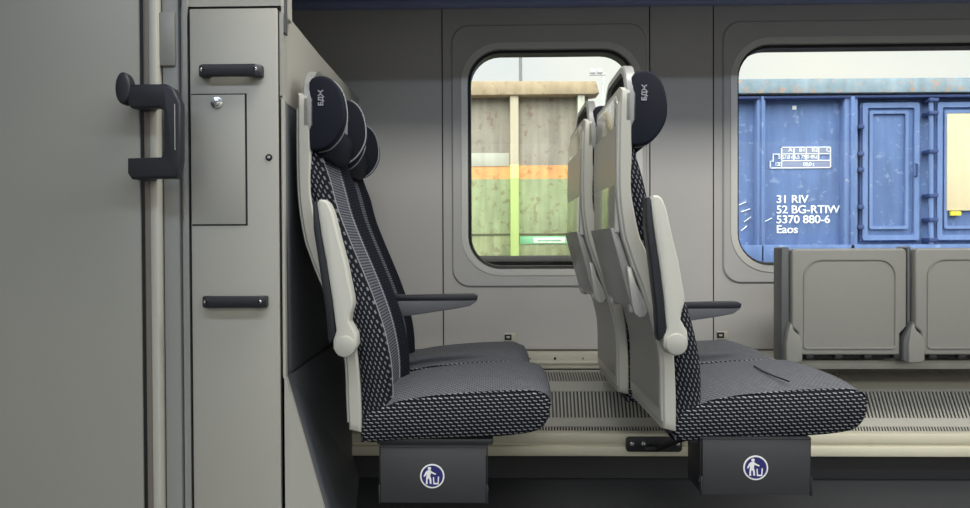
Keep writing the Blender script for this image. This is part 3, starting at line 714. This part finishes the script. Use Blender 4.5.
def hook(name,xa,xb,wide,label):
    # vertical post with curved foot, (pixels at YT)
    e=empty(name,(PX(xa,YT),YT,PZ(362,YT,800))); off=-Vector(e.location); tag(e,label,'seat support')
    zt=PZ(247,YT,800); zb=PZ(362,YT,800); zk=PZ(333,YT,800)
    A=PX(xa,YT);B=PX(xb,YT)
    bm=nb(); prism(bm,[(A,zb),(A,zt-.004),(A+.006,zt),(B-.004,zt),(B-.001,zt-.006),(B-.001,zb)],YT+.012,YT+.085,'Y',.003,2)
    bmesh.ops.translate(bm,verts=bm.verts,vec=off); mk('upright',bm,tipd_m,e)
    C=[(xb-1,322),(xb+2,330),(xb+8,336),(xb+10.5,343),(xb+10.5,360),(xb+6,362.5),(xb-6,362.5),(xb-6,345),(xb-4,330)]
    bm=nb(); prism(bm,[(PX(a,YT),PZ(b,YT,800)) for a,b in C],YT-.012,YT+.03,'Y',.005,3); bmesh.ops.translate(bm,verts=bm.verts,vec=off); mk('curved_foot',bm,tip_m,e)
    return e
hook('seat_support_post',783,791,0,'dark grey upright with curved foot at the left end of the tip-up seats')
h2=hook('seat_support_post',909.5,913,0,'narrow dark upright with curved foot between the two tip-up seats')
bm=nb(); off=-Vector(h2.location)
C=[(912,322),(907,332),(904,338),(903,345),(903,360),(908,362.5),(911,362.5),(911,345)]
prism(bm,[(PX(a-1,YT),PZ(b,YT,800)) for a,b in C],YT-.010,YT+.03,'Y',.004,3); bmesh.ops.translate(bm,verts=bm.verts,vec=off); mk('curved_foot',bm,tipd_m,h2)
# bench the tip-up seats are fixed on
bm=nb(); box(bm,(PX(778,YT),YT+.05,PZ(372,YT,800)),(XR-.7,2.80,PZ(362.5,YT,800)),.006)
tag(mk('tip_seat_console',bm,heat_m),'grey shelf under the folded tip-up seats','shelf')

# ================================================================== OUTSIDE
YG=7.5
bm=nb(); box(bm,(-40,3.3,-1.6),(60,120,-1.5)); struct('ground',bm,ground_m,smooth=False)
def wz(y,Y=YG): return PZ(y,Y,540)
# green/rusty wagon
gw=empty('freight_wagon',(PX(540,YG),YG,-1.3)); tag(gw,'weathered green and brown open freight wagon seen through the left window','freight wagon')
off=-Vector(gw.location); lz=lambda z: z
gz=lambda y: wz(y)+1.3
body_g=wagon_mat('wagon_green_paint',[(0,(60,62,58)),(gz(258),(152,160,122)),(gz(234.5),(148,160,124)),(gz(178.5),(222,160,104)),(gz(165.5),(142,137,126))],.42,.5,2.2,(112,76,54),.555,.45)
white_g=wagon_mat('wagon_pale_patch_paint',[(0,(178,180,168))],.2,.3)
rail_g=wagon_mat('wagon_rusty_top_rail',[(0,(168,152,126))],.4,.25,4,(120,92,70),.56,.4)
rib_g=wagon_mat('wagon_rib_paint',[(0,(60,62,58)),(gz(258),(172,194,120)),(gz(178.5),(226,206,140)),(gz(165.5),(176,168,148))],.15,.15)
def gbx(name,x0,y0,x1,y1,ya,yb,m,parent,r=.01,Y=YG,ofs=None):
    bm=nb(); box(bm,(PX(x0,Y),Y+ya,PZ(y1,Y,(x0+x1)/2)),(PX(x1,Y),Y+yb,PZ(y0,Y,(x0+x1)/2)),r); bmesh.ops.translate(bm,verts=bm.verts,vec=ofs if ofs is not None else off); return mk(name,bm,m,parent)
gbx('side_wall',300,92,590,262,.10,.2,body_g,gw)
bm=nb(); prism(bm,[(PX(300,YG),PZ(96,YG)),(PX(594,YG),PZ(95,YG,590)),(PX(599,YG),PZ(94,YG,590)),(PX(596,YG),PZ(82,YG,590)),(PX(300,YG),PZ(81,YG,400))],YG-.05,YG+.22,'Y',.012); bmesh.ops.translate(bm,verts=bm.verts,vec=off); mk('top_rail',bm,rail_g,gw)
for x0,x1 in ((345,353),(430,438),(510.5,519)): gbx('rib',x0,95,x1,262,-.02,.12,rib_g,gw)
gbx('rib',578,95,585,262,-.02,.12,white_g,gw)
gbx('pale_patch',440,152,510,165.5,.092,.11,white_g,gw,.002)
gbx('floor_sill',300,256,594,262,-.05,.2,mat('wagon_sill_dark',(46,44,44),.8),gw)
gbx('panel_line',300,233.6,590,235,.085,.11,mat('wagon_line_dark',(96,98,72),.8),gw,.001)
gbx('number_strip',520,236,578,244,.092,.11,mat('wagon_mint_strip',(130,190,150),.8,noise=.1,nscale=3),gw,.002)
nb_=gbx('number_plate',534,237.5,566,243,.086,.1,mat('wagon_white_plate',(214,222,206),.8,noise=.2,nscale=30),gw,.001)
gbx('number_marks',538,239.6,562,241,.083,.09,mat('wagon_mint_marks',(130,180,150),.8,noise=.5,nscale=30),gw,.0005)
gbx('end_wall',588,95,590,262,.1,2.6,body_g,gw)
gbx('underframe',300,262,592,300,0.1,2.5,mat('wagon_underframe',(42,40,40),.9),gw)
for x in (330,380,520,565):
    bm=nb(); cyl(bm,(PX(x,YG),YG+.5,-1.03),.46,.12,'Y',28); bmesh.ops.translate(bm,verts=bm.verts,vec=off); mk('wheel',bm,MATS['wagon_underframe'],gw)
# blue wagon
X0b=700
bw=empty('freight_wagon',(PX(850,YG),YG,-1.3)); tag(bw,'blue open freight wagon with white stencilled numbers seen through the right window','freight wagon')
offb=-Vector(bw.location)
body_b=wagon_mat('wagon_blue_paint',[(0,(86,110,158))],.35,.3,1.6,(150,168,200),.575,.4)
rib_b=wagon_mat('wagon_blue_rib_paint',[(0,(98,122,170))],.2,.2)
rail_b=wagon_mat('wagon_pale_top_rail',[(0,(128,146,160))],.5,.3,5,(176,140,116),.55,.8)
edge_b=mat('wagon_blue_dark',(42,62,112),.7,noise=.1,nscale=4)
ply=wagon_mat('plywood_patch',[(0,(204,190,160))],.12,.12,3)
def bb(name,x0,y0,x1,y1,ya,yb,m,parent=bw,r=.006): return gbx(name,x0,y0,x1,y1,ya,yb,m,parent,r,YG,offb)
bb('side_wall',X0b,90,1300,262,.10,.2,body_b)
bm=nb(); prism(bm,[(PX(X0b-3,YG),PZ(94.5,YG,740)),(PX(1300,YG),PZ(94.5,YG,900)),(PX(1300,YG),PZ(80,YG,900)),(PX(X0b-3,YG),PZ(80,YG,740))],YG-.06,YG+.22,'Y',.012); bmesh.ops.translate(bm,verts=bm.verts,vec=offb)
mk('top_rail',bm,rail_b,bw)
bb('rail_lip',X0b,94.5,1300,97,-.03,.1,edge_b)
for x0,x1 in ((757,765),(844,857),(1060,1070)): 
    bb('rib',x0,97,x1,262,-.01,.12,rib_b)
    bb('rib_flange',x0+(x1-x0)*.35,97,x0+(x1-x0)*.65,262,-.05,.0,body_b)
bb('bottom_sill',X0b,244,1300,262,-.05,.2,body_b)
# door leaf with raised frame
def frame_on(name,x0,y0,x1,y1,wd,ya,yb,m,parent=bw):
    bm=nb(); a=rrect(PX(x0,YG),PZ(y1,YG,900),PX(x1,YG),PZ(y0,YG,900),.02,3); k=wd*YG/F
    b_=rrect(PX(x0,YG)+k,PZ(y1,YG,900)+k,PX(x1,YG)-k,PZ(y0,YG,900)-k,.015,3)
    loops(bm,[L3(a,YG+yb),L3(a,YG+ya),L3(b_,YG+ya),L3(b_,YG+yb)],closed=True); bmesh.ops.translate(bm,verts=bm.verts,vec=offb); return mk(name,bm,m,parent)
for x0,x1 in ((863,922),(938,997)):
    dd=bb('side_door',x0,101,x1,241,.06,.11,body_b)
    frame_on('door_frame',x0+1,102,x1-1,240,5,.03,.07,rib_b,dd)
    frame_on('panel_moulding',x0+8,110,x1-12,229,3,.03,.07,rib_b,dd)
    hb=nb(); tube(hb,[P(x1-7,164,YG+.04),P(x1-5,164,YG),P(x1-5,176,YG),P(x1-7,176,YG+.04)],.012,8); bmesh.ops.translate(hb,verts=hb.verts,vec=offb); mk('door_handle',hb,edge_b,dd)
bb('plywood_patch',948,113,982,210.5,.02,.05,ply)
bb('yellow_tag',951,211.5,961,215.5,.0,.03,yel_m,r=.001)
# latch rods with clamps
for xr in (931,):
    bm=nb(); tube(bm,[P(xr,98,YG-.02),P(xr,244,YG-.02)],.022,10); bmesh.ops.translate(bm,verts=bm.verts,vec=offb); rd=mk('latch_rod',bm,rib_b,bw)
    for y in (99,112,150,194,218,238): bb('rod_clamp',xr-5,y,xr+4,y+3.5,-.06,.08,edge_b,rd,.004)
for y in (125,152,168,205,225): bb('hinge',857,y,863,y+4,-.03,.1,edge_b)
# lettering
def txt(s,x,y,size,sp=1.0,name='stencilled_text'):
    p=P(x,y,YG+.094)+offb
    return text_mesh(s,size,name,stencil_m,bw,Matrix.Translation(p)@FACE,.003,spacing=sp,sx=.90,sy=.84,bold=size*.012)
k=YG/F
txt('31 RIV',776,203.0,10.6*k*1.25,.98); txt('52 BG-RTIW',776,213.3,10.6*k*1.25,.98); txt('5370 880-6',776,223.2,10.6*k*1.25,.98); txt('Eaos',776,233.0,10.6*k*1.25,.98)
def line(bm,x0,y0,x1,y1): box(bm,(PX(x0,YG),YG+.088,PZ(y1,YG,800)),(PX(x1,YG),YG+.1,PZ(y0,YG,800)))
bm=nb()
line(bm,784.5,145.6,835,146.6); line(bm,784.5,145.6,785.6,153); line(bm,834,145.6,835,167.3); line(bm,773,166.3,835,167.4); line(bm,784.5,159,835,160.2); line(bm,784.5,152.4,835,153.2)
for x in (797,809.5,822): line(bm,x,145.6,x+1,160)
line(bm,776,152.4,785,153.3); line(bm,776,153,777,159.6); line(bm,773,159.6,777,160.4); line(bm,773,160,774,167); line(bm,784.5,152.4,785.5,167)
bmesh.ops.translate(bm,verts=bm.verts,vec=offb); mk('load_table_grid',bm,stencil_m,bw,smooth=False)
bb('load_table_fill',785,146,834.5,152.6,.094,.1015,stencilgrey_m,r=.0003); bb('load_table_fill',785,160,834.5,166.6,.094,.1015,stencilgrey_m,r=.0003)
for c,x in zip(('A','B1','B2','C'),(788.3,799.0,811.5,826)): txt(c,x,151.6,5.6*k*1.2,name='load_table_letter')
txt('S 57,0 65,5 75,0 85,0',778,158.7,5.2*k*1.2,.88,'load_table_numbers'); txt('120',774.5,165.8,5*k*1.2,.8,'load_table_numbers'); txt('00,0 t',803,165.8,5*k*1.2,.9,'load_table_numbers')
# chalk scrawls at lower left of blue wagon
bm=nb()
for a,b in (((741,212),(750,209)),((744,222),(751,217)),((755,221),(762,217)),((764,222),(772,218)),((741,231),(747,226)),((739,205),(746,202))):
    tube(bm,[P(*a,YG+.094),P(*b,YG+.094)],.006,5)
bmesh.ops.translate(bm,verts=bm.verts,vec=offb); mk('chalk_marks',bm,stencil_m,bw)
bb('small_white_tag',796,104,800,108,.09,.1,stencil_m,r=.0005)
bb('end_wall',X0b,92,X0b+2,262,.1,2.6,body_b)
bb('underframe',X0b+4,262,1300,300,.1,2.5,MATS['wagon_underframe'])
for x in (735,790,1180,1240):
    bm=nb(); cyl(bm,(PX(x,YG),YG+.5,-1.03),.46,.12,'Y',28); bmesh.ops.translate(bm,verts=bm.verts,vec=offb); mk('wheel',bm,MATS['wagon_underframe'],bw)
# far masts
YF=22
p=P(520.5,56,YF); bm=nb(); box(bm,(p.x-.05,YF-.05,-1.5),(p.x+.05,YF+.05,p.z+2.5)); tag(mk('catenary_mast',bm,mast_m,smooth=False),'thin grey mast rising above the green wagon','mast')
YS=30
p=P(603,74,YS); e=empty('floodlight_mast',(p.x,YS,-1.5)); tag(e,'pale floodlight mast in the sky beyond the end of the green wagon','floodlight mast')
h=p.z+1.5
fm=mat('floodlight_pale_grey',(196,200,204),.7)
bm=nb(); tube(bm,[(0,0,0),(0,0,h)],.05,8); mk('pole',bm,fm,e)
bm=nb(); box(bm,(-.55,-.06,h-.05),(.1,.06,h+.03),.01); mk('crossarm',bm,fm,e)
for dx in (-.45,-.15): 
    bm=nb(); box(bm,(dx-.1,-.12,h+.02),(dx+.12,.12,h+.2),.03); mk('floodlight',bm,fm,e)
GROUPS={'train_seat':'patterned train seats in two pairs','litter_bin':'litter bins under the seat pairs','tip_up_seat':'folded tip-up seats below the window','seat_support_post':'uprights of the tip-up seats','wall_socket':'sockets low on the window wall','freight_wagon':'freight wagons outside the windows','ceiling_lamp':'ceiling lamps'}
for o in bpy.data.objects:
    if o.parent is None and o.name.split('.')[0] in GROUPS: o['group']=GROUPS[o.name.split('.')[0]]
